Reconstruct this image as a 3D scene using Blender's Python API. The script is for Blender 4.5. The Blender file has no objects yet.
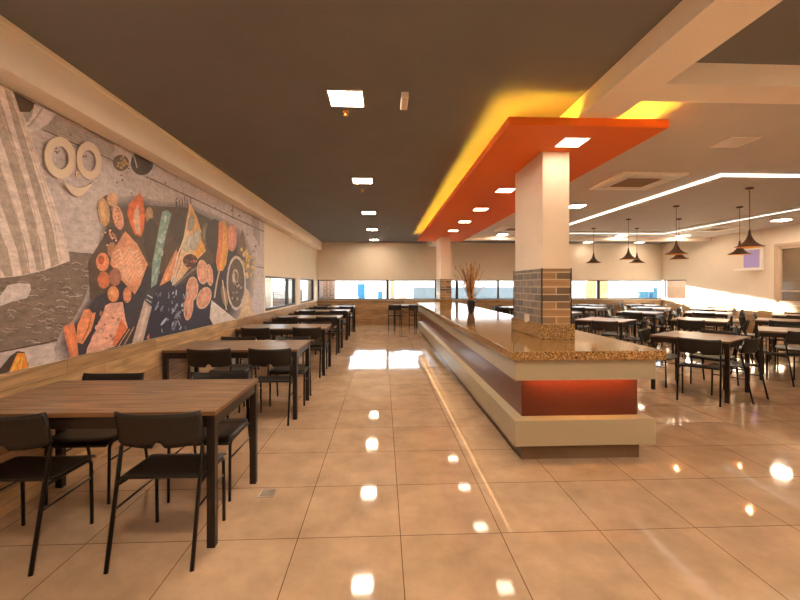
import bpy, bmesh, math, random
from mathutils import Vector, Matrix
random.seed(11)
S = bpy.context.scene
COL = S.collection
PI = math.pi
H = 1.48            # eye height
YAW = math.radians(2.43)
CEIL = 3.06
XL, XR, YB, YF = -2.45, 10.7, 14.9, -2.0

# ------------------------------------------------------------------ materials
def lin(c):
    return tuple(((v/255)/12.92 if v/255 <= .04045 else ((v/255+.055)/1.055)**2.4) for v in c)

def new_mat(name):
    m = bpy.data.materials.new(name); m.use_nodes = True
    nt = m.node_tree
    return m, nt, nt.nodes['Principled BSDF']

def pm(name, col, rough=.5, metal=0., var=0., scale=8., bump=0., coat=0.):
    m, nt, b = new_mat(name)
    c = lin(col)
    b.inputs['Roughness'].default_value = rough
    b.inputs['Metallic'].default_value = metal
    b.inputs['Base Color'].default_value = (*c, 1)
    if coat: b.inputs['Coat Weight'].default_value = coat
    if var or bump:
        tc = nt.nodes.new('ShaderNodeTexCoord'); nz = nt.nodes.new('ShaderNodeTexNoise')
        nz.inputs['Scale'].default_value = scale; nz.inputs['Detail'].default_value = 4
        nt.links.new(tc.outputs['Object'], nz.inputs['Vector'])
        if var:
            r = nt.nodes.new('ShaderNodeValToRGB')
            r.color_ramp.elements[0].position = .3; r.color_ramp.elements[1].position = .7
            r.color_ramp.elements[0].color = (*[x*(1-var) for x in c], 1)
            r.color_ramp.elements[1].color = (*[min(1, x*(1+var)) for x in c], 1)
            nt.links.new(nz.outputs['Fac'], r.inputs['Fac']); nt.links.new(r.outputs['Color'], b.inputs['Base Color'])
        if bump:
            bp = nt.nodes.new('ShaderNodeBump'); bp.inputs['Strength'].default_value = bump; bp.inputs['Distance'].default_value = .004
            nt.links.new(nz.outputs['Fac'], bp.inputs['Height']); nt.links.new(bp.outputs['Normal'], b.inputs['Normal'])
    return m

def em(name, col, strength):
    m, nt, b = new_mat(name)
    b.inputs['Base Color'].default_value = (.8, .8, .8, 1)
    b.inputs['Emission Color'].default_value = (*col, 1)
    b.inputs['Emission Strength'].default_value = strength
    return m

def brick(name, axes, w, h, c1, c2, mortar, msize=.004, rough=.4, off=.5, grain=0., gaxis=0, shift=(0, 0), bias=0., var=.0, coat=0.):
    """running-bond tiles/planks laid in the object's own plane given by two axes"""
    m, nt, b = new_mat(name)
    N = nt.nodes.new; L = nt.links.new
    tc = N('ShaderNodeTexCoord'); sep = N('ShaderNodeSeparateXYZ'); cmb = N('ShaderNodeCombineXYZ')
    L(tc.outputs['Object'], sep.inputs[0])
    for i, ax in enumerate(axes):
        ad = N('ShaderNodeMath'); ad.operation = 'ADD'; ad.inputs[1].default_value = shift[i]
        L(sep.outputs[ax], ad.inputs[0]); L(ad.outputs[0], cmb.inputs[i])
    br = N('ShaderNodeTexBrick'); br.offset = off; br.squash = 1
    br.inputs['Scale'].default_value = 1; br.inputs['Brick Width'].default_value = w; br.inputs['Row Height'].default_value = h
    br.inputs['Mortar Size'].default_value = msize; br.inputs['Mortar Smooth'].default_value = .1; br.inputs['Bias'].default_value = bias
    br.inputs['Color1'].default_value = (*lin(c1), 1); br.inputs['Color2'].default_value = (*lin(c2), 1); br.inputs['Mortar'].default_value = (*lin(mortar), 1)
    L(cmb.outputs[0], br.inputs['Vector'])
    out = br.outputs['Color']
    if grain:
        mp = N('ShaderNodeMapping'); sc = [22, 22, 22]; sc[gaxis] = 2.2; mp.inputs['Scale'].default_value = sc
        L(cmb.outputs[0], mp.inputs['Vector'])
        nz = N('ShaderNodeTexNoise'); nz.inputs['Scale'].default_value = 1; nz.inputs['Detail'].default_value = 6; nz.inputs['Distortion'].default_value = .6
        L(mp.outputs[0], nz.inputs['Vector'])
        mr = N('ShaderNodeMapRange'); mr.inputs['From Min'].default_value = .3; mr.inputs['From Max'].default_value = .7
        mr.inputs['To Min'].default_value = 1-grain; mr.inputs['To Max'].default_value = 1+grain
        L(nz.outputs['Fac'], mr.inputs['Value'])
        mx = N('ShaderNodeVectorMath'); mx.operation = 'MULTIPLY'
        L(out, mx.inputs[0]); L(mr.outputs[0], mx.inputs[1]); out = mx.outputs[0]
    if var:
        n2 = N('ShaderNodeTexNoise'); n2.inputs['Scale'].default_value = 3.; n2.inputs['Detail'].default_value = 7; n2.inputs['Roughness'].default_value = .65
        L(tc.outputs['Object'], n2.inputs['Vector'])
        mr = N('ShaderNodeMapRange'); mr.inputs['From Min'].default_value = .3; mr.inputs['From Max'].default_value = .7
        mr.inputs['To Min'].default_value = 1-var; mr.inputs['To Max'].default_value = 1+var
        L(n2.outputs['Fac'], mr.inputs['Value'])
        mx = N('ShaderNodeVectorMath'); mx.operation = 'MULTIPLY'
        L(out, mx.inputs[0]); L(mr.outputs[0], mx.inputs[1]); out = mx.outputs[0]
    L(out, b.inputs['Base Color'])
    b.inputs['Roughness'].default_value = rough
    if coat: b.inputs['Coat Weight'].default_value = coat
    bp = N('ShaderNodeBump'); bp.inputs['Strength'].default_value = .25; bp.inputs['Distance'].default_value = .002; bp.invert = True
    L(br.outputs['Fac'], bp.inputs['Height']); L(bp.outputs['Normal'], b.inputs['Normal'])
    return m

def wood(name, c1, c2, rough=.3, axis=0):
    m, nt, b = new_mat(name); N = nt.nodes.new; L = nt.links.new
    tc = N('ShaderNodeTexCoord'); mp = N('ShaderNodeMapping'); sc = [40, 40, 40]; sc[axis] = 2.6
    mp.inputs['Scale'].default_value = sc; L(tc.outputs['Object'], mp.inputs['Vector'])
    nz = N('ShaderNodeTexNoise'); nz.inputs['Scale'].default_value = 1; nz.inputs['Detail'].default_value = 7; nz.inputs['Roughness'].default_value = .6; nz.inputs['Distortion'].default_value = .5
    L(mp.outputs[0], nz.inputs['Vector'])
    r = N('ShaderNodeValToRGB'); r.color_ramp.elements[0].position = .32; r.color_ramp.elements[1].position = .68
    r.color_ramp.elements[0].color = (*lin(c1), 1); r.color_ramp.elements[1].color = (*lin(c2), 1)
    L(nz.outputs['Fac'], r.inputs['Fac']); L(r.outputs['Color'], b.inputs['Base Color'])
    b.inputs['Roughness'].default_value = rough
    return m

def granite(name, cols, scale=75, rough=.08):
    m, nt, b = new_mat(name); N = nt.nodes.new; L = nt.links.new
    tc = N('ShaderNodeTexCoord'); nz = N('ShaderNodeTexNoise'); nz.inputs['Scale'].default_value = scale; nz.inputs['Detail'].default_value = 3
    nz.inputs['Roughness'].default_value = .7
    L(tc.outputs['Object'], nz.inputs['Vector'])
    r = N('ShaderNodeValToRGB'); e = r.color_ramp.elements
    e[0].position = .34; e[0].color = (*lin(cols[0]), 1); e[1].position = .66; e[1].color = (*lin(cols[-1]), 1)
    for i, c in enumerate(cols[1:-1]):
        k = e.new(.34+.32*(i+1)/(len(cols)-1)); k.color = (*lin(c), 1)
    L(nz.outputs['Fac'], r.inputs['Fac']); L(r.outputs['Color'], b.inputs['Base Color'])
    b.inputs['Roughness'].default_value = rough
    return m

def glass(name):
    m = bpy.data.materials.new(name); m.use_nodes = True; nt = m.node_tree
    nt.nodes.clear(); N = nt.nodes.new; L = nt.links.new
    o = N('ShaderNodeOutputMaterial'); t = N('ShaderNodeBsdfTransparent'); g = N('ShaderNodeBsdfGlossy'); g.inputs['Roughness'].default_value = .01
    lw_ = N('ShaderNodeLayerWeight'); lw_.inputs['Blend'].default_value = .5
    pw = N('ShaderNodeMath'); pw.operation = 'POWER'; pw.inputs[1].default_value = 5.
    f = N('ShaderNodeMath'); f.operation = 'MULTIPLY_ADD'; f.inputs[1].default_value = .7; f.inputs[2].default_value = .03
    L(lw_.outputs['Facing'], pw.inputs[0]); L(pw.outputs[0], f.inputs[0]); mx = N('ShaderNodeMixShader')
    t.inputs['Color'].default_value = (.94, .97, .97, 1)
    L(f.outputs[0], mx.inputs[0]); L(t.outputs[0], mx.inputs[1]); L(g.outputs[0], mx.inputs[2]); L(mx.outputs[0], o.inputs[0])
    return m

WARM = (1., .72, .42)
LW = (1., .80, .58)
M = dict(
    floor=brick('floor_tile', (0, 1), .6, .6, (186, 157, 130), (181, 152, 125), (112, 84, 62), .0028, .055, 0., shift=(-.103+6, -2.36+6), var=.2),
    plaster=pm('cream_plaster', (238, 223, 204), .6, var=.02, scale=3),
    beam=pm('cream_beam_paint', (252, 242, 228), .6, var=.02, scale=3),
    ceil=pm('grey_ceiling_paint', (120, 119, 120), .75, var=.04, scale=2),
    ceilr=pm('pale_grey_ceiling_lightened', (214, 210, 208), .75, var=.03, scale=2),  # pale ceiling grey, lightened further to stand in for stronger light
    wains=brick('wood_plank_tile_left', (1, 2), 1.2, .2, (200, 166, 124), (154, 120, 86), (112, 86, 60), .002, .3, .35, grain=.35),
    wainb=brick('wood_plank_tile_back', (0, 2), 1.2, .2, (182, 146, 106), (140, 106, 74), (100, 76, 52), .002, .3, .35, grain=.35),
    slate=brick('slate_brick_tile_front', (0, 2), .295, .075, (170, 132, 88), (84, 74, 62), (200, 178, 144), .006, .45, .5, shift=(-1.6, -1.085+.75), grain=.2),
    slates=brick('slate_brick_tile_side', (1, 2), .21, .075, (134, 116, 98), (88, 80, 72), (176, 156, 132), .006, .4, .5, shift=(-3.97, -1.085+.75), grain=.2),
    granite=granite('gold_brown_granite', [(44, 30, 12), (126, 92, 46), (168, 128, 76), (216, 186, 140)]),
    white=pm('white_laminate', (164, 152, 128), .35, var=.01),
    rust=pm('rust_red_laminate', (80, 28, 9), .28, var=.12, scale=30),
    kick=pm('brown_kick_laminate', (104, 82, 62), .3, var=.08),
    orange=pm('orange_canopy_paint', (238, 112, 8), .7, var=.02),
    dark=pm('dark_brown_metal', (40, 30, 25), .4, .3),
    chair=pm('black_moulded_plastic', (24, 19, 17), .42, var=.08, scale=60),
    tube=pm('black_steel_tube', (30, 24, 21), .35, .5),
    top=wood('dark_oak_tabletop', (58, 42, 33), (172, 138, 106), .3),
    edge=wood('oak_edge_band', (150, 108, 66), (186, 142, 92), .35),
    tope=pm('table_edge', (120, 86, 56), .4),
    frame=pm('dark_window_frame', (52, 46, 44), .4, .2),
    beige=pm('beige_window_frame', (206, 178, 152), .5),
    blind=pm('tan_blind_fabric', (146, 116, 92), .8, var=.06, scale=3),
    glass=glass('window_glass'),
    plastic=pm('white_plastic', (248, 242, 234), .4),
    ventdark=pm('brown_grille', (140, 108, 54), .6, var=.15, scale=40),
    steel=pm('brushed_steel', (196, 186, 174), .35, .3, var=.1, scale=60),
    shade=pm('bronze_pendant_outside', (104, 78, 60), .45, .3),
    gold=pm('gold_pendant_inside', (230, 160, 70), .4, .4),
    vase=pm('charcoal_vase', (44, 40, 48), .35),
    straw=pm('dried_straw', (196, 140, 62), .8, var=.3, scale=20),
    straw2=pm('dried_dark_twig', (112, 66, 34), .8, var=.3, scale=20),
    outbrick=brick('outdoor_brick', (0, 2), .24, .08, (84, 56, 46), (54, 40, 36), (120, 104, 92), .01, .8, .5),
    outwhite=pm('outdoor_white_render', (225, 224, 222), .8, var=.04),
    outground=pm('outdoor_concrete', (190, 184, 174), .9, var=.08, scale=2),
    blue=pm('blue_paint', (14, 98, 140), .5),
    paleblue=pm('pale_blue_render', (92, 106, 118), .8, var=.08),
    tan=pm('tan_render', (170, 132, 98), .8, var=.06),
    roofdark=pm('added_roof_dark', (58, 54, 54), .8, var=.2),
    panel_on=em('warm_led_panel', LW, 52),
    panel_right=em('bright_led_panel', LW, 85),
    panel_dn=em('warm_led_downlight', LW, 7),
    panel_far=em('dim_led_panel', LW, 24),
    panel_dim=em('dimmer_led_panel', LW, 8),
    panel_off=pm('unlit_panel', (222, 206, 190), .4),
    led=em('linear_led', (1., .88, .72), .75),
    cove=em('amber_cove_led', (1., .72, .05), 19),
    under=em('counter_led', (1., .58, .26), 4),
    amber=em('orange_counter_led', (1., .46, .12), 26),
    bulb=em('pendant_bulb', (1., .72, .40), 45),
    violet=pm('pale_violet_panel', (182, 166, 232), .4),
)

# ------------------------------------------------------------------ mesh helper
class MB:
    def __init__(s): s.bm = bmesh.new()
    def box(s, x0, x1, y0, y1, z0, z1, mi=0, bev=0.):
        t = bmesh.new()
        vs = [t.verts.new(p) for p in ((x0,y0,z0),(x1,y0,z0),(x1,y1,z0),(x0,y1,z0),(x0,y0,z1),(x1,y0,z1),(x1,y1,z1),(x0,y1,z1))]
        for f in ((3,2,1,0),(4,5,6,7),(0,1,5,4),(1,2,6,5),(2,3,7,6),(3,0,4,7)): t.faces.new([vs[i] for i in f])
        if bev: bmesh.ops.bevel(t, geom=t.edges[:], offset=bev, segments=2, affect='EDGES', profile=.5)
        s.merge(t, mi); return s
    def merge(s, t, mi=0):
        for f in t.faces: f.material_index = mi if f.material_index == 0 else f.material_index
        me = bpy.data.meshes.new('tmp'); t.to_mesh(me); t.free(); s.bm.from_mesh(me); bpy.data.meshes.remove(me)
    def tube(s, pts, r, n=8, mi=0, r1=None, flat=1.):
        pts = [Vector(p) for p in pts]; rings = []
        up = Vector((0, 0, 1)); k = len(pts)
        for i, p in enumerate(pts):
            d = (pts[min(i+1, k-1)]-pts[max(i-1, 0)]).normalized()
            a = d.cross(up)
            if a.length < .05: a = d.cross(Vector((0, 1, 0)))
            a.normalize(); b = d.cross(a)
            rr = r if r1 is None else r+(r1-r)*i/(k-1)
            rings.append([s.bm.verts.new(p+(a*math.cos(2*PI*j/n)+b*flat*math.sin(2*PI*j/n))*rr) for j in range(n)])
        for i in range(k-1):
            for j in range(n):
                f = s.bm.faces.new((rings[i][j], rings[i][(j+1)%n], rings[i+1][(j+1)%n], rings[i+1][j])); f.material_index = mi; f.smooth = True
        f = s.bm.faces.new(rings[0][::-1]); f.material_index = mi
        f = s.bm.faces.new(rings[-1]); f.material_index = mi
        return s
    def lathe(s, prof, n=32, mi=0, c=(0, 0, 0), close=False):
        rings = []
        for r, z in prof:
            rings.append([s.bm.verts.new((c[0]+max(r, 1e-4)*math.cos(2*PI*j/n), c[1]+max(r, 1e-4)*math.sin(2*PI*j/n), c[2]+z)) for j in range(n)])
        m = len(rings)
        for i in range(m-1 if not close else m):
            for j in range(n):
                f = s.bm.faces.new((rings[i][j], rings[i][(j+1)%n], rings[(i+1)%m][(j+1)%n], rings[(i+1)%m][j])); f.material_index = mi; f.smooth = True
        return s
    def poly(s, pts, mi=0):
        f = s.bm.faces.new([s.bm.verts.new(p) for p in pts]); f.material_index = mi; return f
    def build(s, name, mats, parent=None, recalc=True):
        if recalc: bmesh.ops.recalc_face_normals(s.bm, faces=s.bm.faces[:])
        me = bpy.data.meshes.new(name); s.bm.to_mesh(me); s.bm.free()
        for m in (mats if isinstance(mats, (list, tuple)) else [mats]): me.materials.append(m)
        o = bpy.data.objects.new(name, me); COL.objects.link(o)
        if parent: o.parent = parent
        return o

def empty(name, loc=(0, 0, 0), rz=0.):
    o = bpy.data.objects.new(name, None); COL.objects.link(o); o.location = loc; o.rotation_euler = (0, 0, rz); o.empty_display_size = .1
    return o
def tag(o, label, cat, group=None, kind=None):
    o['label'] = label; o['category'] = cat
    if group: o['group'] = group
    if kind: o['kind'] = kind
    return o
def struct(o, label=None, cat=None):
    o['kind'] = 'structure'
    if label: o['label'] = label
    if cat: o['category'] = cat
    return o
def copy_tree(o, parent=None):
    c = o.copy(); COL.objects.link(c)
    if parent: c.parent = parent
    for ch in [x for x in o.children]: copy_tree(ch, c)
    return c

# ------------------------------------------------------------------ room shell
struct(MB().box(XL-.2, XR+.2, YF-.2, YB+.2, -.12, 0).build('floor', M['floor']), 'glossy beige porcelain floor tiles in a square grid', 'floor')
b = MB().box(XL-.2, XR+.2, YF-.2, YB+.2, CEIL, CEIL+.15)
struct(b.build('ceiling', M['ceil']), 'dark grey painted ceiling over the mural aisle', 'ceiling')
b = MB().box(2.0, XR, 3.02, 12.6, CEIL-.012, CEIL-.001)
struct(b.build('trim_9', M['ceilr']), 'lighter grey ceiling over the right dining area, raised to imitate stronger light', 'ceiling')

WZ0, WZ1 = .93, 1.67
# left wall: two low windows
b = MB()
b.box(XL-.2, XL, YF, YB, 0, WZ0).box(XL-.2, XL, YF, YB, WZ1, CEIL)
b.box(XL-.2, XL, YF, 8.45, WZ0, WZ1).box(XL-.2, XL, 11.35, 12.0, WZ0, WZ1).box(XL-.2, XL, 14.35, YB, WZ0, WZ1)
struct(b.build('wall_left', M['plaster']), 'cream left wall carrying the mural', 'wall')
b = MB()
b.box(XL-.2, XR+.2, YB, YB+.2, 0, WZ0).box(XL-.2, XR+.2, YB, YB+.2, WZ1, CEIL).box(XL-.2, XL+.03, YB, YB+.2, WZ0, WZ1)
struct(b.build('wall_back', M['plaster']), 'cream far wall above and below the window band', 'wall')
b = MB()
b.box(XR, XR+.2, YF, YB, 0, .95).box(XR, XR+.2, YF, YB, 2.6, CEIL).box(XR, XR+.2, 10.5, YB, WZ1, 2.6)
b.box(XR, XR+.2, YF, 8.2, .95, 2.6).box(XR, XR+.2, 10.5, 13.7, .95, WZ1)
struct(b.build('wall_right', M['plaster']), 'cream right wall crossed by a streak of sun', 'wall')
struct(MB().box(XL-.2, XR+.2, YF-.2, YF, 0, CEIL).build('wall_front', M['plaster']), 'cream wall behind the camera', 'wall')
# wainscots
struct(MB().box(XL, XL+.025, YF, YB, 0, .905, bev=.004).build('trim_1', M['wains']), 'wood-look plank tiles on the left wall under the mural', 'wainscot')
struct(MB().box(XL+.025, XR, YB-.025, YB, 0, .92, bev=.004).build('trim_2', M['wainb']), 'wood-look plank tiles on the far wall under the windows', 'wainscot')
struct(MB().box(XR-.025, XR, YF, YB-.025, 0, .935, bev=.004).build('trim_3', M['wains']), 'wood-look plank tiles low on the right wall', 'wainscot')
# soffit along the left wall
b = MB().box(XL, -2.26, YF, YB, 2.775, CEIL).box(-2.26, -2.235, YF, YB, CEIL-.03, CEIL)
struct(b.build('trim_4', M['beam']), 'cream boxed soffit above the mural', 'soffit')
# beams
struct(MB().box(1.66, 2.0, YF, YB, 2.905, CEIL).build('trim_5', M['beam']), 'long cream ceiling beam running over the counter pillars', 'beam')
struct(MB().box(2.0, XR, 2.75, 3.02, 2.905, CEIL).build('trim_6', M['beam']), 'cream cross beam at the upper right of the photo', 'beam')
struct(MB().box(2.0, XR, 12.62, 12.95, 2.93, CEIL).build('trim_7', M['beam']), 'cream cross beam near the far wall', 'beam')

# windows
def window(name, axis, a0, a1, z0, z1, pos, depth, mull, mats, label, extra=None):
    fr = MB(); t = .045
    def bx(p0, p1, q0, q1, d0, d1, mb):
        if axis == 'x': mb.box(p0, p1, pos+d0, pos+d1, q0, q1)
        else: mb.box(pos+d0, pos+d1, p0, p1, q0, q1)
    bx(a0, a1, z0, z0+t, 0, depth, fr); bx(a0, a1, z1-t*.7, z1, 0, depth, fr)
    bx(a0, a0+t, z0+t, z1-t*.7, 0, depth, fr); bx(a1-t, a1, z0+t, z1-t*.7, 0, depth, fr)
    f = fr.build(name, mats[0]); struct(f, label, 'window')
    edges = [a0]+[m for m, w in mull]+[a1]
    for m, w in mull:
        mb = MB(); bx(m-w/2, m+w/2, z0+t, z1-t*.7, .01*depth, depth*.95, mb); mb.build('mullion', mats[0], f)
    for e0, e1 in zip(edges[:-1], edges[1:]):
        mb = MB(); bx(e0+.02, e1-.02, z0+t*.6, z1-t*.4, depth*.5, depth*.5+.006, mb); mb.build('pane', mats[1], f)
    return f
WM = (M['frame'], M['glass'])
window('window_1', 'x', XL+.03, XR+.02, WZ0, WZ1, YB+.06, .06, [(.17, .10), (2.0, .12), (2.78, .10), (4.35, .07), (6.2, .06), (8.23, .12)], WM, 'low ribbon window across the far wall')
window('window_2', 'y', 8.45, 11.35, WZ0, WZ1, XL-.1, .08, [(10.55, .1)], WM, 'low window in the left wall just past the mural')
window('window_3', 'y', 12.0, 14.35, WZ0, WZ1, XL-.1, .08, [], WM, 'low window in the left wall by the far corner')
w4 = window('window_4', 'y', 13.7, 14.9, .95, WZ1, XR+.06, .06, [], WM, 'small low window in the right wall by the far corner')
# tall window with tan blind on the right wall
fr = MB()
for (a0, a1, z0, z1) in ((8.2, 10.5, .95, 1.0), (8.2, 10.5, 2.52, 2.6), (8.2, 8.28, 1.0, 2.52), (10.42, 10.5, 1.0, 2.52)): fr.box(XR-.02, XR+.12, a0, a1, z0, z1, bev=.004)
w5 = struct(fr.build('window_5', M['beige']), 'tall beige framed window at the right edge', 'window')
fr = MB()
for (a0, a1, z0, z1) in ((8.28, 10.42, 1.0, 1.06), (8.28, 10.42, 2.45, 2.52), (10.36, 10.42, 1.06, 2.45), (9.3, 9.37, 1.06, 2.45), (8.28, 8.34, 1.06, 2.45), (8.34, 10.36, 1.30, 1.34)): fr.box(XR+.03, XR+.08, a0, a1, z0, z1)
sash = fr.build('sash', M['beige'], w5)
MB().box(XR+.05, XR+.056, 8.34, 10.36, 1.06, 2.45).build('pane', M['glass'], sash)
MB().box(XR+.10, XR+.112, 8.3, 10.4, 1.0, 2.5).build('blind', M['blind'], w5)

# ------------------------------------------------------------------ outside
struct(MB().box(-30, 40, -8, 45, -.4, -.14).build('ground', M['outground']), 'pale concrete yard outside the windows', 'ground')
tag(MB().box(-16, 26, 22, 22.3, -.14, 1.95).build('yard_wall', M['outwhite']), 'white rendered wall across the yard beyond the far windows', 'wall')
tag(MB().box(-2.95, -1.95, 15.9, 16.4, -.14, 2.1).build('brick_pier', M['outbrick']), 'brown brick pier outside the far window by the left corner', 'pier')
for i, (x, lab) in enumerate(((-1.62, 'slim white porch post just right of the brick pier'), (-1.22, 'slim white porch post left of the blue door'), (-.62, 'slim white porch post right of the blue door'))):
    tag(MB().box(x-.04, x+.04, 17.9, 17.98, -.14, 2.1).build('porch_post', M['outwhite']), lab, 'post', 'white porch posts outside the far window')
d = tag(MB().box(-1.2, -.86, 19.0, 19.06, -.14, 1.53, bev=.01).build('blue_door', M['blue']), 'bright blue door seen through the far left window', 'door')
MB().box(-1.16, -1.14, 18.95, 19.0, .85, .95).build('door_handle', M['steel'], d)
tag(MB().box(.35, .55, 19.4, 19.6, -.14, 1.9).build('pink_post', M['tan']), 'tan gate post outside the far window beside the counter end', 'post')
tag(MB().box(1.6, 7.0, 20.6, 20.9, -.14, 1.36).build('garden_wall', M['paleblue']), 'pale blue low wall outside the far windows behind the counter', 'wall')
b = MB()
for i in range(14):
    x = .0+random.random()*.9; z = random.random()*.5
    t = bmesh.new(); bmesh.ops.create_icosphere(t, subdivisions=1, radius=.22+random.random()*.12, matrix=Matrix.Translation((x, 18.6+random.random()*.4, .2+z)) @ Matrix.Diagonal((1, 1, .8, 1)))
    b.merge(t)
tag(b.build('rubble_heap', M['tan']), 'tan heap outside the far window left of the counter', 'heap', kind='stuff')
tag(MB().box(-.22, -.02, 17.6, 17.8, -.14, 1.2, bev=.03).build('blue_bin', M['blue']), 'small blue bin outside the far window near the tan heap', 'bin')
tag(MB().box(10.6, 11.7, 20.3, 20.5, -.14, 1.8).build('tan_gate', M['tan']), 'tan gate outside the right part of the far windows', 'gate')
tag(MB().box(11.05, 11.62, 17.0, 17.5, -.14, 1.2, bev=.03).build('blue_crate', M['blue']), 'wide blue crate outside the far right window', 'crate')
tag(MB().box(11.8, 12.0, 17.0, 17.3, -.14, 1.36, bev=.03).build('blue_barrel', M['blue']), 'narrow blue drum outside at the end of the far windows', 'drum')
# beside the left windows
b = MB().box(-4.6, -4.4, 9, 24, -.14, 1.22)
tag(b.build('boundary_wall', M['outbrick']), 'low brick wall outside the left windows', 'wall')
tag(MB().box(-3.9, -3.7, 13.4, 13.6, -.14, 2.2).build('veranda_post', M['outwhite']), 'white post outside the left window', 'post')
tag(MB().box(-7, -6.9, 9, 26, -.14, 2.0).build('screen_wall', M['paleblue']), 'pale blue wall beyond the low brick wall outside', 'wall')
tag(MB().box(-7, XL-.2, 6, 14.8, 2.3, 2.4).build('added_veranda_roof', M['roofdark']), 'dark unseen veranda roof added to shade the outside of the left windows', 'roof')  # unseen roof added to darken what shows through the left windows
# right of the side windows
tag(MB().box(XR+.2, 15, YB, YB+.2, -.14, 3.2).build('added_shade_wall', M['tan']), 'beige wall added to shade the view through the small right window', 'wall')  # wall added to keep the sun off the view behind this window
tag(MB().box(14.8, 15, 6, YB, -.14, 3.2).build('side_wall', M['tan']), 'tan side wall across the passage outside the right windows', 'wall')

# ------------------------------------------------------------------ mural (a flat printed panel fixed to the left wall)
ca, sa = math.cos(YAW), math.sin(YAW)
MX = XL+.009
def on_wall(u, v, MX=MX):
    """bearing survey of the print: where a sight line from eye height meets the left wall"""
    a = (u-400)/400.
    t = MX/(a*ca+sa)
    return t*(ca-a*sa), H+(285-v)/400.*t
KM = 1.22
TINT = (1.0, .83, .67)
def pc(c):
    l = [q*KM/t_ for q, t_ in zip(lin(c), TINT)]; k = min(1., .84/max(l)); return (l[0]*k, l[1]*k, l[2]*k, 1)
mb = MB(); layer = [0]
clay = mb.bm.loops.layers.float_color.new('print')
MY0, MY1, MZ0, MZ1 = .6, 8.35, .912, 2.775
def clip(P):
    def side(P, f):
        o = []
        for i in range(len(P)):
            a, b_ = P[i], P[(i+1) % len(P)]; fa, fb = f(a), f(b_)
            if fa >= 0: o.append(a)
            if fa*fb < 0:
                k = fa/(fa-fb); o.append((a[0]+(b_[0]-a[0])*k, a[1]+(b_[1]-a[1])*k))
        return o
    for f in (lambda p: p[0]-MY0, lambda p: MY1-p[0], lambda p: p[1]-MZ0, lambda p: MZ1-p[1]):
        P = side(P, f)
        if len(P) < 3: return []
    return P
def wpoly(P, c, wall=False, soft=0):
    if not wall: P = [on_wall(*p) for p in P]
    P = clip(P)
    if len(P) < 3: return
    layer[0] += 1
    x = XL+.004+layer[0]*.00002
    col = pc(c)
    n_ = len(P)
    if soft == 0 or n_ > 40:
        f = mb.poly([(x, p[0], p[1]) for p in P])
        for l in f.loops: l[clay] = col
        return
    cy_, cz_ = sum(p[0] for p in P)/n_, sum(p[1] for p in P)/n_
    ce = mb.bm.verts.new((x, cy_+.1*(P[0][0]-cy_), cz_)); vs_ = [mb.bm.verts.new((x, p[0], p[1])) for p in P]
    hi_ = [min(.95, q*(1+.4*soft)) for q in col[:3]]+[1]
    for i_ in range(n_):
        f = mb.bm.faces.new((vs_[i_], vs_[(i_+1) % n_], ce))
        for l in f.loops:
            k_ = 1-soft*(.35+.3*math.sin(i_*2.1)) if l.vert is not ce else 1
            l[clay] = hi_ if l.vert is ce else (col[0]*k_, col[1]*k_, col[2]*k_, 1)
def ell(cx, cy, rx, ry, rot=0, n=22):
    r = math.radians(rot); return [(cx+rx*math.cos(t)*math.cos(r)-ry*math.sin(t)*math.sin(r), cy+rx*math.cos(t)*math.sin(r)+ry*math.sin(t)*math.cos(r)) for t in [2*PI*i/n for i in range(n)]]
def E(cx, cy, rx, ry, c, rot=0): wpoly(ell(cx, cy, rx, ry, rot), c, soft=.35 if rx > 2.5 else 0)
def stroke(pts, w, c):
    L_, R_ = [], []
    for i, p in enumerate(pts):
        q0, q1 = pts[max(i-1, 0)], pts[min(i+1, len(pts)-1)]
        dx, dy = q1[0]-q0[0], q1[1]-q0[1]; d_ = math.hypot(dx, dy) or 1
        L_.append((p[0]-dy/d_*w/2, p[1]+dx/d_*w/2)); R_.append((p[0]+dy/d_*w/2, p[1]-dx/d_*w/2))
    wpoly(L_+R_[::-1], c)
# planks
wpoly([(MY0, MZ0), (MY1, MZ0), (MY1, MZ1), (MY0, MZ1)], (186, 160, 148), True)
wpoly([(-60, 60), (43, 100), (115, 130), (115, 160), (79, 146), (43, 129.5), (-60, 84)], (160, 138, 124))
for k in range(9):
    y0 = 104+k*3; stroke([(44+k*1, y0+4), (70, y0+16), (112, y0+34)], .6, (138, 116, 104))
stroke([(43, 129.5), (101, 155), (151, 178.7), (200, 201.5), (243, 222), (264, 231.5)], 1.1, (92, 72, 64))
stroke([(233, 206), (233.5, 219)], .8, (110, 88, 80)); stroke([(256, 266.5), (264, 268)], .9, (110, 90, 82))
for k in range(6): stroke([(252+k*1.3, 214+k), (254+k*1.2, 236+k*2)], .6, (128, 104, 92))
for k in range(60):
    u = 40+random.random()*220; v = 120+(u-43)*.47+random.random()*40
    E(u, v, .5+random.random()*.9, .4+random.random()*1.1, (122, 98, 90))
# rough dark wood at the lower left
wpoly([(-200, 262), (0, 262), (66, 252), (108, 256), (112, 300), (80, 338), (0, 352), (-200, 395)], (116, 92, 76))
for k in range(170):
    u = -40+random.random()*135; v = 262+random.random()*80
    a = random.random()*6+3; s_ = random.choice((-1, 1))
    stroke([(u, v), (u+a*.5, v-s_*1.5), (u+a, v-s_*1), (u+a*1.5, v+1)], .7, random.choice(((74, 56, 46), (158, 134, 118), (86, 66, 54), (176, 152, 136))))
wpoly([(0, 296), (8, 285), (20, 283), (30, 284), (31, 290), (27, 298), (14, 301), (0, 306)], (196, 172, 158))
stroke([(-100, 376), (0, 352), (40, 344), (66, 338)], 1.4, (70, 52, 44))
stroke([(66, 252), (90, 254), (108, 256)], 1.2, (104, 82, 70))
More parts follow.
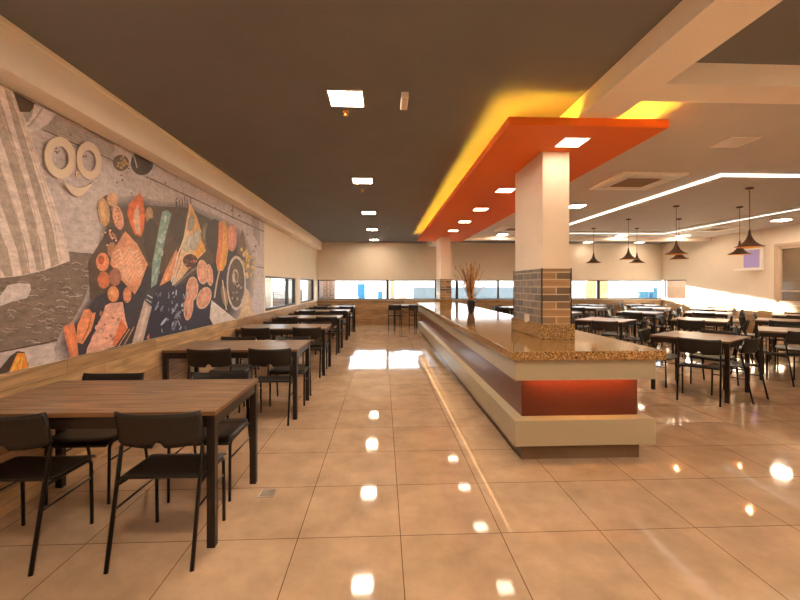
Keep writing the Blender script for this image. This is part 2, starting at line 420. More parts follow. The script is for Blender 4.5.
# dark table runner
wpoly([(60, 346), (66, 330), (78, 318), (88, 300), (96, 275), (102, 245), (106, 220), (116, 203), (135, 200), (160, 206), (188, 208), (205, 216), (225, 225), (240, 236), (250, 262), (248, 295), (232, 318), (200, 330), (150, 342), (100, 356), (70, 362)], (50, 40, 46))
RUN = [(60, 346), (66, 330), (78, 318), (88, 300), (96, 275), (102, 245), (106, 220), (116, 203), (135, 200), (160, 206), (188, 208), (205, 216), (225, 225), (240, 236), (250, 262), (248, 295), (232, 318), (200, 330), (150, 342), (100, 356), (70, 362)]
for q in range(9):
    k = 1.06-q*.02
    wpoly([(160+(u-160)*k, 285+(v-285)*k) for u, v in RUN], tuple(int(a_+(b_-a_)*(q+1)/9) for a_, b_ in zip((172, 146, 132), (50, 40, 46))))
wpoly([(88, 262), (104, 236), (110, 210), (140, 205), (190, 208), (215, 222), (214, 262), (180, 285), (140, 262), (112, 290), (90, 300)], (82, 58, 42))
wpoly([(144, 300), (164, 288), (186, 286), (214, 300), (214, 326), (150, 341), (136, 344)], (42, 37, 50))
# striped cloth
wpoly([(-200, 10), (0, 85), (13, 92), (28, 125), (40, 165), (55, 205), (68, 248), (70, 261), (45, 270), (20, 276), (0, 278), (-200, 310)], (206, 178, 160))
for q in ([(4, 88), (10, 92), (22, 128), (38, 180), (52, 225), (59, 264), (51, 267), (44, 228), (30, 180), (16, 132)],
          [(-3, 92), (3, 108), (16, 150), (28, 195), (40, 240), (45, 269), (37, 271), (30, 240), (20, 200), (8, 160), (-4, 125)],
          [(-6, 140), (8, 190), (18, 220), (27, 250), (30, 273), (22, 275), (17, 250), (8, 225), (-6, 185)],
          [(-6, 218), (8, 250), (13, 276), (5, 277), (-6, 256)]): wpoly(q, (164, 136, 116))
for q in ([(8, 92), (24, 128), (40, 178), (54, 222), (61, 262)], [(-2, 104), (18, 160), (34, 210), (42, 268)], [(0, 165), (16, 210), (29, 272)], [(14, 98), (28, 134), (44, 180), (60, 232)]):
    stroke(q, 1.1, (190, 158, 136))
for k in range(4): wpoly([(-200+k*40, 40+k*10), (-188+k*40, 44+k*10), (-170+k*40, 300-k*5), (-184+k*40, 302-k*5)], (164, 136, 116))
wpoly([(13, 91), (36, 104), (30, 112), (20, 112)], (78, 56, 42))
wpoly([(34, 104), (56, 114), (48, 124), (38, 130), (28, 132), (24, 126), (32, 116)], (202, 180, 166))
stroke([(42, 108), (36, 118), (28, 127)], 2., (170, 144, 130))
# bowl, flowers at the top
E(142, 163, 13.5, 14.5, (196, 176, 164)); E(142, 163, 11.3, 12.3, (74, 58, 50)); E(145, 167, 5, 5, (58, 46, 42)); stroke([(134, 156), (137, 168)], 1.4, (170, 150, 138))
E(121, 163, 8, 8, (98, 76, 60))
for k in range(20): E(122+random.gauss(0, 3), 164+random.gauss(0, 3.4), 1, 1.3, (178, 136, 82))
# nuts, bread, strawberry
E(107, 203, 6, 8, (92, 70, 56)); E(103.7, 212, 5.8, 14.2, (190, 136, 88), -8); E(102.8, 211, 2.6, 10, (204, 154, 104), -8)
E(112.5, 199.5, 5.6, 7, (206, 148, 106), -10); E(118, 217.5, 5.2, 12.5, (214, 146, 110), -12)
for k in range(14): E(118+random.gauss(0, 2), 217+random.gauss(0, 5), .7, .9, (168, 96, 62))
wpoly([(139.6, 192.8), (143, 199), (145, 215.5), (143.6, 229.5), (141, 237), (135, 235), (130, 224), (127, 214), (128.6, 205), (134.4, 198)], (232, 104, 44), soft=.3)
wpoly([(137, 206), (139.5, 212), (140, 226), (141, 235), (136, 233), (133, 222), (134, 212)], (246, 176, 132)); stroke([(137.5, 205), (137, 218), (139, 232)], 1.1, (244, 190, 160))
stroke([(130, 208), (131, 220), (135, 231)], 1.2, (240, 120, 60))
E(149, 215, 4, 8, (170, 122, 82)); E(151, 240, 7, 22, (66, 46, 34))
E(112, 236, 8.5, 9.5, (70, 48, 40), 10)
for k in range(22): E(112+random.gauss(0, 3.4), 236+random.gauss(0, 3.8), .9, 1, random.choice(((214, 138, 104), (190, 110, 74), (236, 186, 150))))
E(112, 250, 5, 8, (168, 104, 74))
wpoly([(125, 231), (137, 244), (147.5, 264), (140, 285), (134.7, 294.5), (122, 281), (110, 264), (112, 252)], (232, 150, 108), soft=.3)
for k in range(7):
    o_ = k*7; stroke([(113+k*.6, 254+o_*.62), (119+k*.6, 249+o_*.62), (123+k, 257+o_*.6), (129+k, 247+o_*.6), (133+k, 254+o_*.55), (138+k*.8, 250+o_*.5)][:6], 1.5, (248, 196, 158))
E(102.3, 262, 6.7, 9.3, (224, 132, 88)); E(101, 260, 3, 4.5, (178, 82, 44)); E(103.5, 280, 6.2, 8.6, (190, 100, 64)); E(115, 277, 6, 9, (160, 96, 72)); E(127, 295, 4.2, 8, (204, 124, 86))
wpoly([(105, 305.5), (110, 303), (122.5, 302), (125, 318), (127.7, 328), (115.5, 346), (100, 351), (85.7, 355.4), (86.5, 349), (89.5, 343), (92, 336), (96, 330), (98, 322), (102, 315)], (222, 156, 128), soft=.3)
E(113, 294, 5.8, 8, (226, 136, 82)); E(111.5, 292, 2.6, 5, (240, 166, 110))
for k in range(26): E(107+random.gauss(0, 6), 329+random.gauss(0, 8), 1+random.random()*1.6, 1.+random.random()*2.4, random.choice(((226, 168, 140), (216, 148, 122), (180, 108, 84))), random.random()*90)
wpoly([(121, 318), (127, 329), (117, 345), (112, 346), (116, 332)], (206, 104, 62))
for k in range(5): stroke([(115+k*3, 347-k*.8), (127+k*2.2, 330-k*1)], .8, (196, 150, 108) if k % 2 else (64, 44, 36))
wpoly([(63, 327), (66, 324), (69, 326), (73.5, 321), (75, 330), (77, 340.5), (78, 357), (70, 359), (64.8, 339)], (204, 112, 70), soft=.3); stroke([(67, 330), (71, 345), (74, 356)], 1.3, (224, 134, 90))
wpoly([(84, 309.5), (89, 309), (92, 313), (95.4, 312.5), (93, 324), (91, 330), (82.3, 344), (75.3, 342), (77, 325)], (214, 126, 82), soft=.3); stroke([(85, 314), (83, 328), (79, 340)], 2., (228, 140, 94)); stroke([(91, 315), (88, 328), (82, 341)], 1.2, (172, 78, 46))
wpoly([(-30, 385), (0, 368), (10, 356), (17, 351), (24, 352), (28, 366), (26, 380)], (66, 48, 38)); wpoly([(17, 353), (24, 353), (28, 368), (20, 380), (4, 382), (12, 364)], (214, 124, 40)); stroke([(19, 357), (13, 368), (8, 376)], 2, (226, 172, 70)); stroke([(22, 357), (20, 370)], 1.2, (236, 190, 90))
# knife
wpoly([(162, 211.5), (167, 210), (171, 214), (168, 226), (163, 248), (156.5, 284), (150.5, 288), (152, 262), (157, 236)], (132, 146, 128), soft=.3)
for k in range(24):
    j = random.random(); E(166-j*12+random.gauss(0, 1.4), 218+j*62, .8+random.random(), 1.5+random.random()*2, random.choice(((158, 168, 148), (112, 128, 116), (172, 170, 156))), 12)
wpoly([(146, 290), (155, 288), (152, 306), (143, 300)], (58, 54, 60)); stroke([(147, 295), (152, 298)], 1.3, (190, 180, 170)); stroke([(145.5, 299), (151, 302.5)], 1.2, (170, 160, 150))
wpoly([(144, 300), (151.5, 307), (142.5, 342), (131, 345)], (188, 156, 136), soft=.3); stroke([(147, 306), (138, 341)], 2, (204, 174, 154)); wpoly([(146, 338), (149, 333), (149, 340)], (200, 110, 70))
for k in range(7): stroke([(176+k*2.4, 226-k), (173+k*2.6+random.random()*3, 196+random.random()*6)], .8, (84, 66, 54))
E(178, 228, 8, 15, (66, 48, 38))
# cheese, leaves, wedges
wpoly([(189.5, 202.5), (197, 218), (202, 236), (205.5, 251), (192, 264.5), (178, 282), (172, 286), (182, 244), (187, 216)], (226, 172, 116)); wpoly([(190, 206), (197, 219), (205, 251), (196, 258), (192, 232)], (226, 152, 66), soft=.3)
wpoly([(176, 249), (181, 262), (178, 276), (159, 286), (166, 268)], (228, 142, 92), soft=.3); stroke([(175, 256), (164, 281)], 1.2, (240, 178, 134))
for a_, b_ in (((172, 285), (189, 238)), ((174, 284), (194, 244)), ((171, 282), (186, 232))): stroke([a_, ((a_[0]+b_[0])/2-1, (a_[1]+b_[1])/2-2), b_], 1.3, (206, 184, 162))
E(190.8, 223, 3.6, 8.5, (150, 130, 108), 8); E(195, 240, 4.8, 11, (172, 152, 130), 14); E(188, 243, 3.5, 10, (186, 166, 144), 20)
E(190, 261, 7.5, 7, (84, 50, 42), 20)
for k in range(18): E(190+random.gauss(0, 3.5), 261+random.gauss(0, 3), .8, .8, random.choice(((200, 120, 88), (150, 76, 54))))
stroke([(174, 286), (186, 275), (197, 267)], 2.2, (120, 106, 102))
E(205.5, 234, 5, 11, (118, 90, 66)); E(205, 233, 2.8, 7.5, (140, 110, 82))
E(214, 236, 9, 17, (62, 44, 34)); wpoly([(219, 222), (224, 221), (227.5, 228), (228.5, 246), (226, 264), (222.5, 271), (217, 271), (215.5, 260), (218, 242)], (228, 152, 72), soft=.3); wpoly([(218.5, 223), (223, 222), (222, 246), (219, 269), (216, 262), (218, 242)], (222, 122, 76), soft=.3)
E(231.5, 238, 5.2, 13.5, (206, 122, 92)); stroke([(231, 227), (232, 248)], .9, (230, 160, 130)); stroke([(228.5, 230), (230, 246)], .9, (230, 160, 130))
wpoly([(242, 228), (246, 245), (243, 256), (237, 254)], (112, 82, 62))
for k in range(34): E(246+random.gauss(0, 3), 262+random.gauss(0, 9), 1.3, 2., random.choice(((190, 146, 78), (160, 116, 58), (206, 164, 100))))
for k in range(12): E(253+random.gauss(0, 2), 272+random.gauss(0, 8), .9, 1.6, (196, 152, 90))
wpoly([(244, 286), (249, 292), (254, 316), (247, 322), (238, 322)], (204, 164, 126), soft=.3)
E(236, 283, 9.8, 27.5, (204, 176, 156)); E(236, 283, 8.2, 24.5, (92, 68, 54)); E(235, 277, 3.2, 8, (196, 164, 138)); E(236, 277, 1.7, 5, (112, 84, 66))
for k in range(22): E(236+random.gauss(0, 3), 288+random.gauss(0, 8), .8, 1.4, random.choice(((140, 104, 76), (64, 46, 40), (176, 142, 112))))
for (cx, cy, rx, ry, rot) in ((191.7, 289, 6.2, 12.5, 4), (188, 307, 4.8, 13.5, 6), (202, 272, 5.7, 12.4, -4), (209, 275, 3.7, 11, -6), (203.5, 298, 7, 11.5, 20)):
    E(cx, cy, rx, ry, (236, 182, 150), rot); E(cx, cy, rx*.82, ry*.86, (216, 142, 108), rot); E(cx, cy, rx*.3, ry*.5, (232, 170, 140), rot)
wpoly([(211, 300), (236, 320), (214, 327), (209, 318)], (206, 182, 166))
stroke([(214, 298), (216, 284), (219, 270)], 1.5, (196, 164, 130)); E(224, 296, 3, 11, (150, 112, 80), -10); stroke([(226, 310), (222, 280)], 1.2, (214, 176, 140))
for k in range(10):
    E(154+random.random()*32, 292+random.random()*34, .8+random.random()*1.5, 1.5+random.random()*4, random.choice(((128, 124, 140), (92, 86, 100), (184, 180, 190))), random.random()*60)
for k in range(34):
    u = 154+random.random()*34; v = 289+random.random()*40
    stroke([(u, v), (u+random.gauss(0, 1.4), v+1.5+random.random()*4)], .7+random.random()*.6, random.choice(((168, 158, 168), (120, 110, 122), (196, 186, 190))))
m, nt, bs = new_mat('mural_print')
at = nt.nodes.new('ShaderNodeAttribute'); at.attribute_name = 'print'
tc = nt.nodes.new('ShaderNodeTexCoord'); mp = nt.nodes.new('ShaderNodeMapping'); mp.inputs['Scale'].default_value = (1, 3, 9)
nz = nt.nodes.new('ShaderNodeTexNoise'); nz.inputs['Scale'].default_value = 3; nz.inputs['Detail'].default_value = 8; nz.inputs['Roughness'].default_value = .65
mr = nt.nodes.new('ShaderNodeMapRange'); mr.inputs['From Min'].default_value = .3; mr.inputs['From Max'].default_value = .7; mr.inputs['To Min'].default_value = .78; mr.inputs['To Max'].default_value = 1.2
mx = nt.nodes.new('ShaderNodeVectorMath'); mx.operation = 'MULTIPLY'
for a_, b_ in ((tc.outputs['Object'], mp.inputs[0]), (mp.outputs[0], nz.inputs['Vector']), (nz.outputs['Fac'], mr.inputs[0]), (at.outputs['Color'], mx.inputs[0]), (mr.outputs[0], mx.inputs[1]), (mx.outputs[0], bs.inputs['Base Color'])): nt.links.new(a_, b_)
nz2 = nt.nodes.new('ShaderNodeTexNoise'); nz2.inputs['Scale'].default_value = 14; nz2.inputs['Detail'].default_value = 8; nz2.inputs['Roughness'].default_value = .75; nz2.inputs['Distortion'].default_value = 1.2
mr2 = nt.nodes.new('ShaderNodeMapRange'); mr2.inputs['From Min'].default_value = .3; mr2.inputs['From Max'].default_value = .7; mr2.inputs['To Min'].default_value = .72; mr2.inputs['To Max'].default_value = 1.25
mx2 = nt.nodes.new('ShaderNodeVectorMath'); mx2.operation = 'MULTIPLY'
for a_, b_ in ((tc.outputs['Object'], nz2.inputs['Vector']), (nz2.outputs['Fac'], mr2.inputs[0]), (mx.outputs[0], mx2.inputs[0]), (mr2.outputs[0], mx2.inputs[1]), (mx2.outputs[0], bs.inputs['Base Color'])): nt.links.new(a_, b_)
bs.inputs['Roughness'].default_value = .45
mb.box(XL, XL+.0035, MY0, MY1, MZ0, MZ1)
mural = mb.build('wall_mural', m, recalc=False)
for p in mural.data.polygons:
    pass
tag(mural, 'large printed food and rustic planks mural along the left wall', 'mural')
# white face emblem fixed to the mural: two rings, a smile, a tiny ring
def plate(name, rings, mat):
    """flat letter plate 8 mm thick cut from outlines in the wall plane"""
    bm_ = MB()
    out, inn = rings
    x0, x1 = XL+.018, XL+.026
    O = [on_wall(*p, x1) for p in out]; I = [on_wall(*p, x1) for p in inn]; n = len(O)
    V = {}
    for k, R in (('o', O), ('i', I)):
        for x in (x0, x1): V[k, x] = [bm_.bm.verts.new((x, p[0], p[1])) for p in R]
    for i in range(n):
        j = (i+1) % n
        for q in ((V['o', x1][i], V['o', x1][j], V['i', x1][j], V['i', x1][i]), (V['o', x0][i], V['o', x0][j], V['o', x1][j], V['o', x1][i]),
                  (V['i', x0][i], V['i', x0][j], V['i', x1][j], V['i', x1][i]), (V['o', x0][i], V['o', x0][j], V['i', x0][j], V['i', x0][i])):
            bm_.bm.faces.new(q)
    o = bm_.build(name, mat, face); return o
face = empty('face_emblem'); face.parent = mural
wm = pm('cream_emblem', (232, 214, 196), .5)
plate('emblem_ring', (ell(60.4, 157.5, 15.5, 21, -8, 36), ell(60.4, 157.8, 8.6, 11.6, -8, 36)), wm)
plate('emblem_ring', (ell(89.2, 160.5, 12.3, 19, -8, 36), ell(89.4, 160.8, 7.0, 10.6, -8, 36)), wm)
n = 18
arc = lambda d_: [(63.9+28.8*i/n, 181+.9*i/n+d_*(1-((i-n/2)/(n/2))**2)) for i in range(n+1)]
up_, lo_ = arc(6.2), arc(14.8)
plate('emblem_smile', (lo_+[(92.8, 181.8)], up_+[(92.7, 181.7)]), wm)
plate('emblem_dot', (ell(78, 174, 2.1, 2.6), ell(78, 174, 1.4, 1.8)), wm)

# ------------------------------------------------------------------ pillars
def pillar(name, y0, y1, label, lo):
    x0, x1 = 1.6, 1.9
    p = empty(name, (1.75, (y0+y1)/2, lo)); tag(p, label, 'pillar', 'pillars rising through the counter')
    ox, oy, oz = -1.75, -(y0+y1)/2, -lo
    def part(nm, mb_, mat):
        o = mb_.build(nm, mat, p); o.location = (ox, oy, oz); return o
    part('shaft', MB().box(x0+.012, x1-.012, y0+.012, y1-.012, 1.646, 2.9).box(x0+.02, x1-.02, y0+.02, y1-.02, lo, 1.646), M['plaster'])
    part('tile_cladding', MB().box(x0, x1, y0, y0+.015, 1.085, 1.646).box(x0, x1, y1-.015, y1, 1.085, 1.646), M['slate'])
    part('tile_cladding', MB().box(x0, x0+.015, y0+.015, y1-.015, 1.085, 1.646).box(x1-.015, x1, y0+.015, y1-.015, 1.085, 1.646), M['slates'])
    for (x, y) in ((x0, y0), (x1, y0), (x0, y1), (x1, y1)):
        part('corner_trim', MB().box(x-.006, x+.006, y-.006, y+.006, 1.085, 1.65), M['dark'])
    part('plinth', MB().box(x0-.025, x1+.025, y0-.035, y1+.025, lo, 1.085, bev=.003), M['granite'])
    return p
pillar('pillar', 3.97, 4.83, 'nearest pillar, clad in slate brick tiles above the granite counter', .936)
pillar('pillar', 11.1, 12.05, 'distant pillar standing at the far end of the counter', .936)
o = tag(MB().box(1.572, 1.599, 4.30, 4.40, 1.07, 1.16, bev=.006).build('power_socket', M['plastic']), 'small white power socket low on the nearest pillar', 'socket')

# ------------------------------------------------------------------ counter
CY0, CY1 = 3.26, 12.4
c = empty('serving_counter', (1.69, (CY0+CY1)/2, 0)); tag(c, 'long island counter with white bands and rust red recessed panel', 'counter')
def cpart(nm, mb_, mat):
    o = mb_.build(nm, mat, c); o.location = (-1.69, -(CY0+CY1)/2, 0); return o
cpart('kick_base', MB().box(1.175, 2.20, 3.35, CY1-.09, 0, .1435), M['kick'])
cpart('lower_band', MB().box(1.09, 2.285, CY0, CY1, .1435, .358, bev=.004), M['white'])
cpart('core_panel', MB().box(1.185, 2.20, 3.375, CY1-.11, .358, .72), M['rust'])
b = MB().box(1.09, 2.285, CY0, CY1, .72, .858, bev=.002)
b.box(1.09, 2.285, CY0, CY0+.03, .690, .7205).box(1.09, 2.285, CY1-.03, CY1, .690, .7205).box(1.09, 1.12, CY0+.03, CY1-.03, .690, .7205).box(2.255, 2.285, CY0+.03, CY1-.03, .690, .7205)
cpart('upper_band', b, M['white'])
b = MB()
b.box(1.24, 2.15, CY0+.031, CY0+.042, .709, .7195)
cpart('led_strip', b, M['amber'])
b = MB().box(1.124, 1.138, 3.5, CY1-.2, .706, .7195).box(2.237, 2.251, 3.5, CY1-.2, .706, .7195)
cpart('led_strip', b, M['under'])
tag(MB().box(1.05, 2.345, 3.21, 12.45, .862, .935, bev=.006).build('granite_worktop', M['granite']), 'polished brown granite worktop on the long island counter', 'worktop')

# ------------------------------------------------------------------ canopy
KX0, KX1, KY0, KY1 = 1.06, 2.45, 3.33, 12.3
k = empty('ceiling_canopy', (1.755, 7.8, 2.83)); tag(k, 'orange hanging canopy panel with glowing amber edge above the counter', 'canopy')
def kpart(nm, mb_, mat):
    o = mb_.build(nm, mat, k); o.location = (-1.755, -7.8, -2.83); return o
kpart('panel', MB().box(KX0, KX1, KY0, KY1, 2.83, 2.845), M['orange'])
kpart('fascia', MB().box(KX0, KX0+.012, KY0, KY1, 2.845, 2.90).box(KX1-.012, KX1, KY0, KY1, 2.845, 2.90).box(KX0+.012, KX1-.012, KY0, KY0+.012, 2.845, 2.90).box(KX0+.012, KX1-.012, KY1-.012, KY1, 2.845, 2.90), M['orange'])
b = MB().box(KX0+.05, KX0+.065, KY0+.06, KY1-.06, 2.846, 2.856).box(KX1-.065, KX1-.05, KY0+.06, KY1-.06, 2.846, 2.856)
b.box(KX0+.08, 1.62, KY0+.05, KY0+.065, 2.846, 2.856).box(2.05, KX1-.08, KY0+.05, KY0+.065, 2.846, 2.856)
kpart('led_strip', b, M['cove'])

# ------------------------------------------------------------------ ceiling lights
def light(x, y, z, s, label, group, mat, name='ceiling_light'):
    p = empty(name, (x, y, z)); tag(p, label, 'ceiling light', group)
    b = MB(); h = s/2; t = .012
    for q in ((-h-t, h+t, -h-t, -h), (-h-t, h+t, h, h+t), (-h-t, -h, -h, h), (h, h+t, -h, h)): b.box(*q, -.009, 0)
    b.build('frame', M['plastic'], p)
    MB().box(-h, h, -h, h, -.006, 0).build('diffuser', mat, p)
    return p
for y in (-1.2,):
    light(-.31, y, CEIL, .27, 'square light panel on the dark ceiling behind the camera', 'light panels on the dark left ceiling', M['panel_on'])
ordn = ['first', 'second', 'third', 'fourth', 'fifth']
for i, y in enumerate((3.4, 6.07, 8.75, 11.4, 14.0)):
    light(-.31, y, CEIL, .27, '%s square light panel from the camera on the dark left ceiling' % ordn[i], 'light panels on the dark left ceiling', M['panel_on' if i < 4 else 'panel_far'])
light(-.31, .75, CEIL, .27, 'square light panel on the dark ceiling just above the camera', 'light panels on the dark left ceiling', M['panel_on'])
for i, y in enumerate((3.7, 5.62, 7.05, 8.45, 9.85)):
    light(1.78 if i == 0 else 1.735, y, 2.83, .22, '%s downlight from the camera under the orange canopy' % ordn[i], 'downlights under the orange canopy', M['panel_dn'], 'downlight')
RC = CEIL-.012
for x, y, lab in ((3.85, .7, 'added fill light panel on the front right ceiling above the camera'), (3.85, -1.2, 'added fill light panel on the front right ceiling behind the camera'), (7.6, .9, 'added fill light panel on the front right ceiling nearer the right wall')):
    light(x, y, CEIL, .27, lab, 'added fill light panels on the front right ceiling', M['panel_right'])  # unseen panels added to brighten the near beams and floor
light(3.85, 4.22, RC, .29, 'unlit square panel on the right ceiling before the air unit', 'light panels on the right ceiling', M['panel_off'])
for x, y, z, lab in ((3.83, 7.8, RC, 'lit square panel on the right ceiling just right of the nearest pillar'), (3.7, 12.3, RC, 'lit square panel on the right ceiling left of the nearest pillar'),
               (7.55, 12.35, RC, 'lit square panel at far centre of the right ceiling beyond the linear light'), (9.55, 12.35, RC, 'lit square panel by the far right corner of the ceiling'),
               (9.6, 9.25, RC, 'lit square panel at the right of the linear light near the right wall'), (7.55, 14.45, CEIL, 'far small light by the far wall behind the leftmost pendant'), (9.5, 14.45, CEIL, 'far small light by the far wall nearer the right corner')):
    light(x, y, z, .27, lab, 'light panels on the right ceiling', M['panel_dim' if y > 14 else 'panel_far' if y > 12 else 'panel_right'])
# linear light loop
LX0, LX1, LY0, LY1, lw = 4.75, 8.5, 5.43, 11.75, .06
p = empty('linear_light', ((LX0+LX1)/2, (LY0+LY1)/2, RC)); tag(p, 'large rectangular loop of bright linear light on the right ceiling', 'linear light')
hx, hy = (LX1-LX0)/2, (LY1-LY0)/2
for q in ((-hx, hx, -hy, -hy+lw), (-hx, hx, hy-lw, hy), (-hx, -hx+lw, -hy+lw, hy-lw), (hx-lw, hx, -hy+lw, hy-lw)):
    MB().box(*q, -.03, 0).build('diffuser', M['led'], p)
b = MB(); g = .34
for q in ((-hx+lw, hx-lw, -hy+lw, -hy+g), (-hx+lw, hx-lw, hy-g, hy-lw), (-hx+lw, -hx+g, -hy+g, hy-g), (hx-g, hx-lw, -hy+g, hy-g)): b.box(*q, -.02, 0)
b.build('border', M['ceilr'], p)

# cassette air conditioners
def cassette(x, y, z, label):
    p = empty('air_conditioner', (x, y, z)); tag(p, label, 'air conditioner', 'ceiling cassette air units')
    b = MB(); h = .47
    b.box(-h, h, -h, -h+.1, -.035, 0, bev=.006).box(-h, h, h-.1, h, -.035, 0, bev=.006).box(-h, -h+.1, -h+.1, h-.1, -.035, 0, bev=.006).box(h-.1, h, -h+.1, h-.1, -.035, 0, bev=.006)
    b.box(-h+.16, h-.16, -h+.16, -h+.2, -.04, 0).box(-h+.16, h-.16, h-.2, h-.16, -.04, 0).box(-h+.16, -h+.2, -h+.2, h-.2, -.04, 0).box(h-.2, h-.16, -h+.2, h-.2, -.04, 0)
    b.build('body', M['plastic'], p)
    b = MB()
    for q in ((-h+.1, h-.1, -h+.1, -h+.16), (-h+.1, h-.1, h-.16, h-.1), (-h+.1, -h+.16, -h+.16, h-.16), (h-.16, h-.1, -h+.16, h-.16)): b.box(*q, -.012, 0)
    sl = b.build('slot', M['dark'], p)
    for q in ((-h+.11, h-.11, -h+.118, -h+.142), (-h+.11, h-.11, h-.142, h-.118), (-h+.118, -h+.142, -h+.16, h-.16), (h-.142, h-.118, -h+.16, h-.16)):
        MB().box(*q, -.03, -.022).build('louver', M['plastic'], sl)
    MB().box(-h+.2, h-.2, -h+.2, h-.2, -.03, 0).build('grille', M['ventdark'], p)
cassette(3.78, 5.85, RC, 'largest looking ceiling air unit, nearest, right of the canopy')
cassette(3.65, 10.9, RC, 'distant ceiling air unit seen between the two pillars')
cassette(9.15, 10.7, RC, 'distant ceiling air unit near the right wall')

# pendants
def pendant(x, y, label):
    p = empty('pendant_lamp', (x, y, RC)); tag(p, label, 'pendant lamp', 'trumpet shaped pendant lamps')
    MB().lathe([(.0, 0), (.055, 0), (.055, -.02), (.012, -.028), (0, -.028)], 20).build('canopy_plate', M['shade'], p)
    MB().tube([(0, 0, -.02), (0, 0, -.70)], .0045, 6).build('cord', M['shade'], p)
    prof = [(.012, -.68), (.016, -.72), (.026, -.77), (.044, -.82), (.074, -.868), (.118, -.912), (.168, -.94), (.192, -.95)]
    inn = [(r-.006, z-.004) for r, z in prof[::-1]]
    b = MB().lathe(prof+[(.192, -.958)], 32)
    b.lathe([(.192, -.958), (.183, -.958)]+[(max(r-.009, .004), z-.006) for r, z in prof[::-1][1:]], 32, mi=1)
    b.build('shade', [M['shade'], M['gold']], p)
    b = MB(); t = bmesh.new(); bmesh.ops.create_uvsphere(t, u_segments=14, v_segments=8, radius=.03, matrix=Matrix.Translation((0, 0, -.885))); b.merge(t)
    b.build('bulb', M['bulb'], p)
for x, y, lab in ((5.9, 6.2, 'nearest and largest pendant lamp, at the upper right'), (5.80, 7.68, 'pendant lamp in the middle of the photo\'s right, higher of the overlapping pair'),
                  (5.83, 9.27, 'pendant lamp second from the left, larger of the two side by side'), (5.8, 10.8, 'leftmost pendant lamp, closest to the nearest pillar'),
                  (7.14, 7.72, 'pendant lamp half behind the nearest one'), (7.0, 9.18, 'pendant lamp peeking out behind the lower right of another'),
                  (7.0, 10.75, 'pendant lamp third from the left, smaller of the two side by side')):
    pendant(x, y, lab)

# small ceiling fittings
p = empty('emergency_light', (.18, 3.38, CEIL)); tag(p, 'small white emergency light box on the dark ceiling', 'emergency light')
MB().box(-.03, .03, -.12, .12, -.05, 0, bev=.006).build('housing', M['plastic'], p)
MB().box(-.02, .02, -.1, .1, -.056, -.05).build('lens', M['panel_off'], p)
for x, y, lab in ((-.34, 3.66, 'tiny brass sprinkler beside the nearest ceiling panel'), (.12, 11.0, 'tiny round sprinkler near the far end of the dark ceiling'), (-.34, 6.65, 'tiny sprinkler beside the second ceiling panel')):
    tag(MB().lathe([(0, 0), (.028, 0), (.028, -.006), (.01, -.01), (.01, -.03), (.022, -.034), (.022, -.038), (0, -.038)], 16, c=(x, y, CEIL)).build('sprinkler', M['gold']), lab, 'sprinkler', 'ceiling sprinklers')

# ------------------------------------------------------------------ right wall device
p = empty('insect_trap', (XR, 11.08, 1.9)); tag(p, 'pale violet wall unit with white tray on the right wall', 'wall unit')
MB().box(-.10, 0, -.28, .28, .05, .62, bev=.01).build('housing', M['plastic'], p)
MB().box(-.106, -.10, -.25, .25, .08, .59).build('light_panel', M['violet'], p)
b = MB().box(-.34, -.02, -.3, .3, 0, .012).box(-.35, -.34, -.3, .3, 0, .05).box(-.34, -.02, -.3, -.29, .012, .05).box(-.34, -.02, .29, .3, .012, .05)
b.build('tray', M['plastic'], p)
tag(MB().tube([(XR-.016, 10.86, CEIL-.01), (XR-.016, 10.86, 2.0), (XR-.016, 10.95, 1.97)], .014, 8).build('conduit_pipe', M['beam']), 'slim vertical pipe on the right wall beside the violet unit', 'pipe')

# ------------------------------------------------------------------ floor drain
p = empty('floor_drain', (-.82, 2.88, 0)); tag(p, 'small square metal drain in the floor beside the nearest table', 'drain')
MB().box(-.055, .055, -.055, -.045, 0, .003).box(-.055, .055, .045, .055, 0, .003).box(-.055, -.045, -.045, .045, 0, .003).box(.045, .055, -.045, .045, 0, .003).build('frame', M['steel'], p)
b = MB()
for i in range(6): b.box(-.045, .045, -.042+i*.015, -.034+i*.015, 0, .0022)
b.build('grate', M['steel'], p)
MB().box(-.045, .045, -.045, .045, 0, .0008).build('hole', M['dark'], p)

# ------------------------------------------------------------------ vase with dried branches
VX, VY, VZ = 1.72, 7.75, .936
tag(MB().lathe([(0, 0), (.05, 0), (.058, .01), (.088, .22), (.09, .255), (.082, .255), (.08, .22), (.05, .02), (0, .02)], 28, c=(VX, VY, VZ)).build('vase', M['vase']), 'charcoal tapered vase standing on the granite worktop', 'vase')
p = empty('dried_branches', (VX, VY, VZ+.02)); tag(p, 'dried straw and twigs bouquet standing in the charcoal vase', 'dried bouquet')
b1, b2, b3 = MB(), MB(), MB()
for i in range(90):
    a = random.random()*2*PI; lean = abs(random.gauss(0, .12))
    hgt = .55+random.random()*.42
    dx, dy = math.cos(a)*lean, math.sin(a)*lean
    if i % 3 == 0: dx -= .05
    pts = [(dx*.1*q+dx*q*q*1.3+random.gauss(0, .008)*q+random.uniform(-.03, .03)*(q == 0), dy*.1*q+dy*q*q*1.3, hgt*q) for q in (0, .25, .5, .75, 1.)]
    (b1 if i % 2 else b2).tube(pts, .007, 5, r1=.002)
    if i % 2:
        for q in range(7):
            v = Vector(pts[3]).lerp(Vector(pts[4]), q/6)
            t = bmesh.new(); bmesh.ops.create_icosphere(t, subdivisions=1, radius=.008+.006*random.random(), matrix=Matrix.Translation(v+Vector((random.gauss(0, .01), random.gauss(0, .01), 0))) @ Matrix.Diagonal((.7, .7, 2.0, 1))); b3.merge(t)
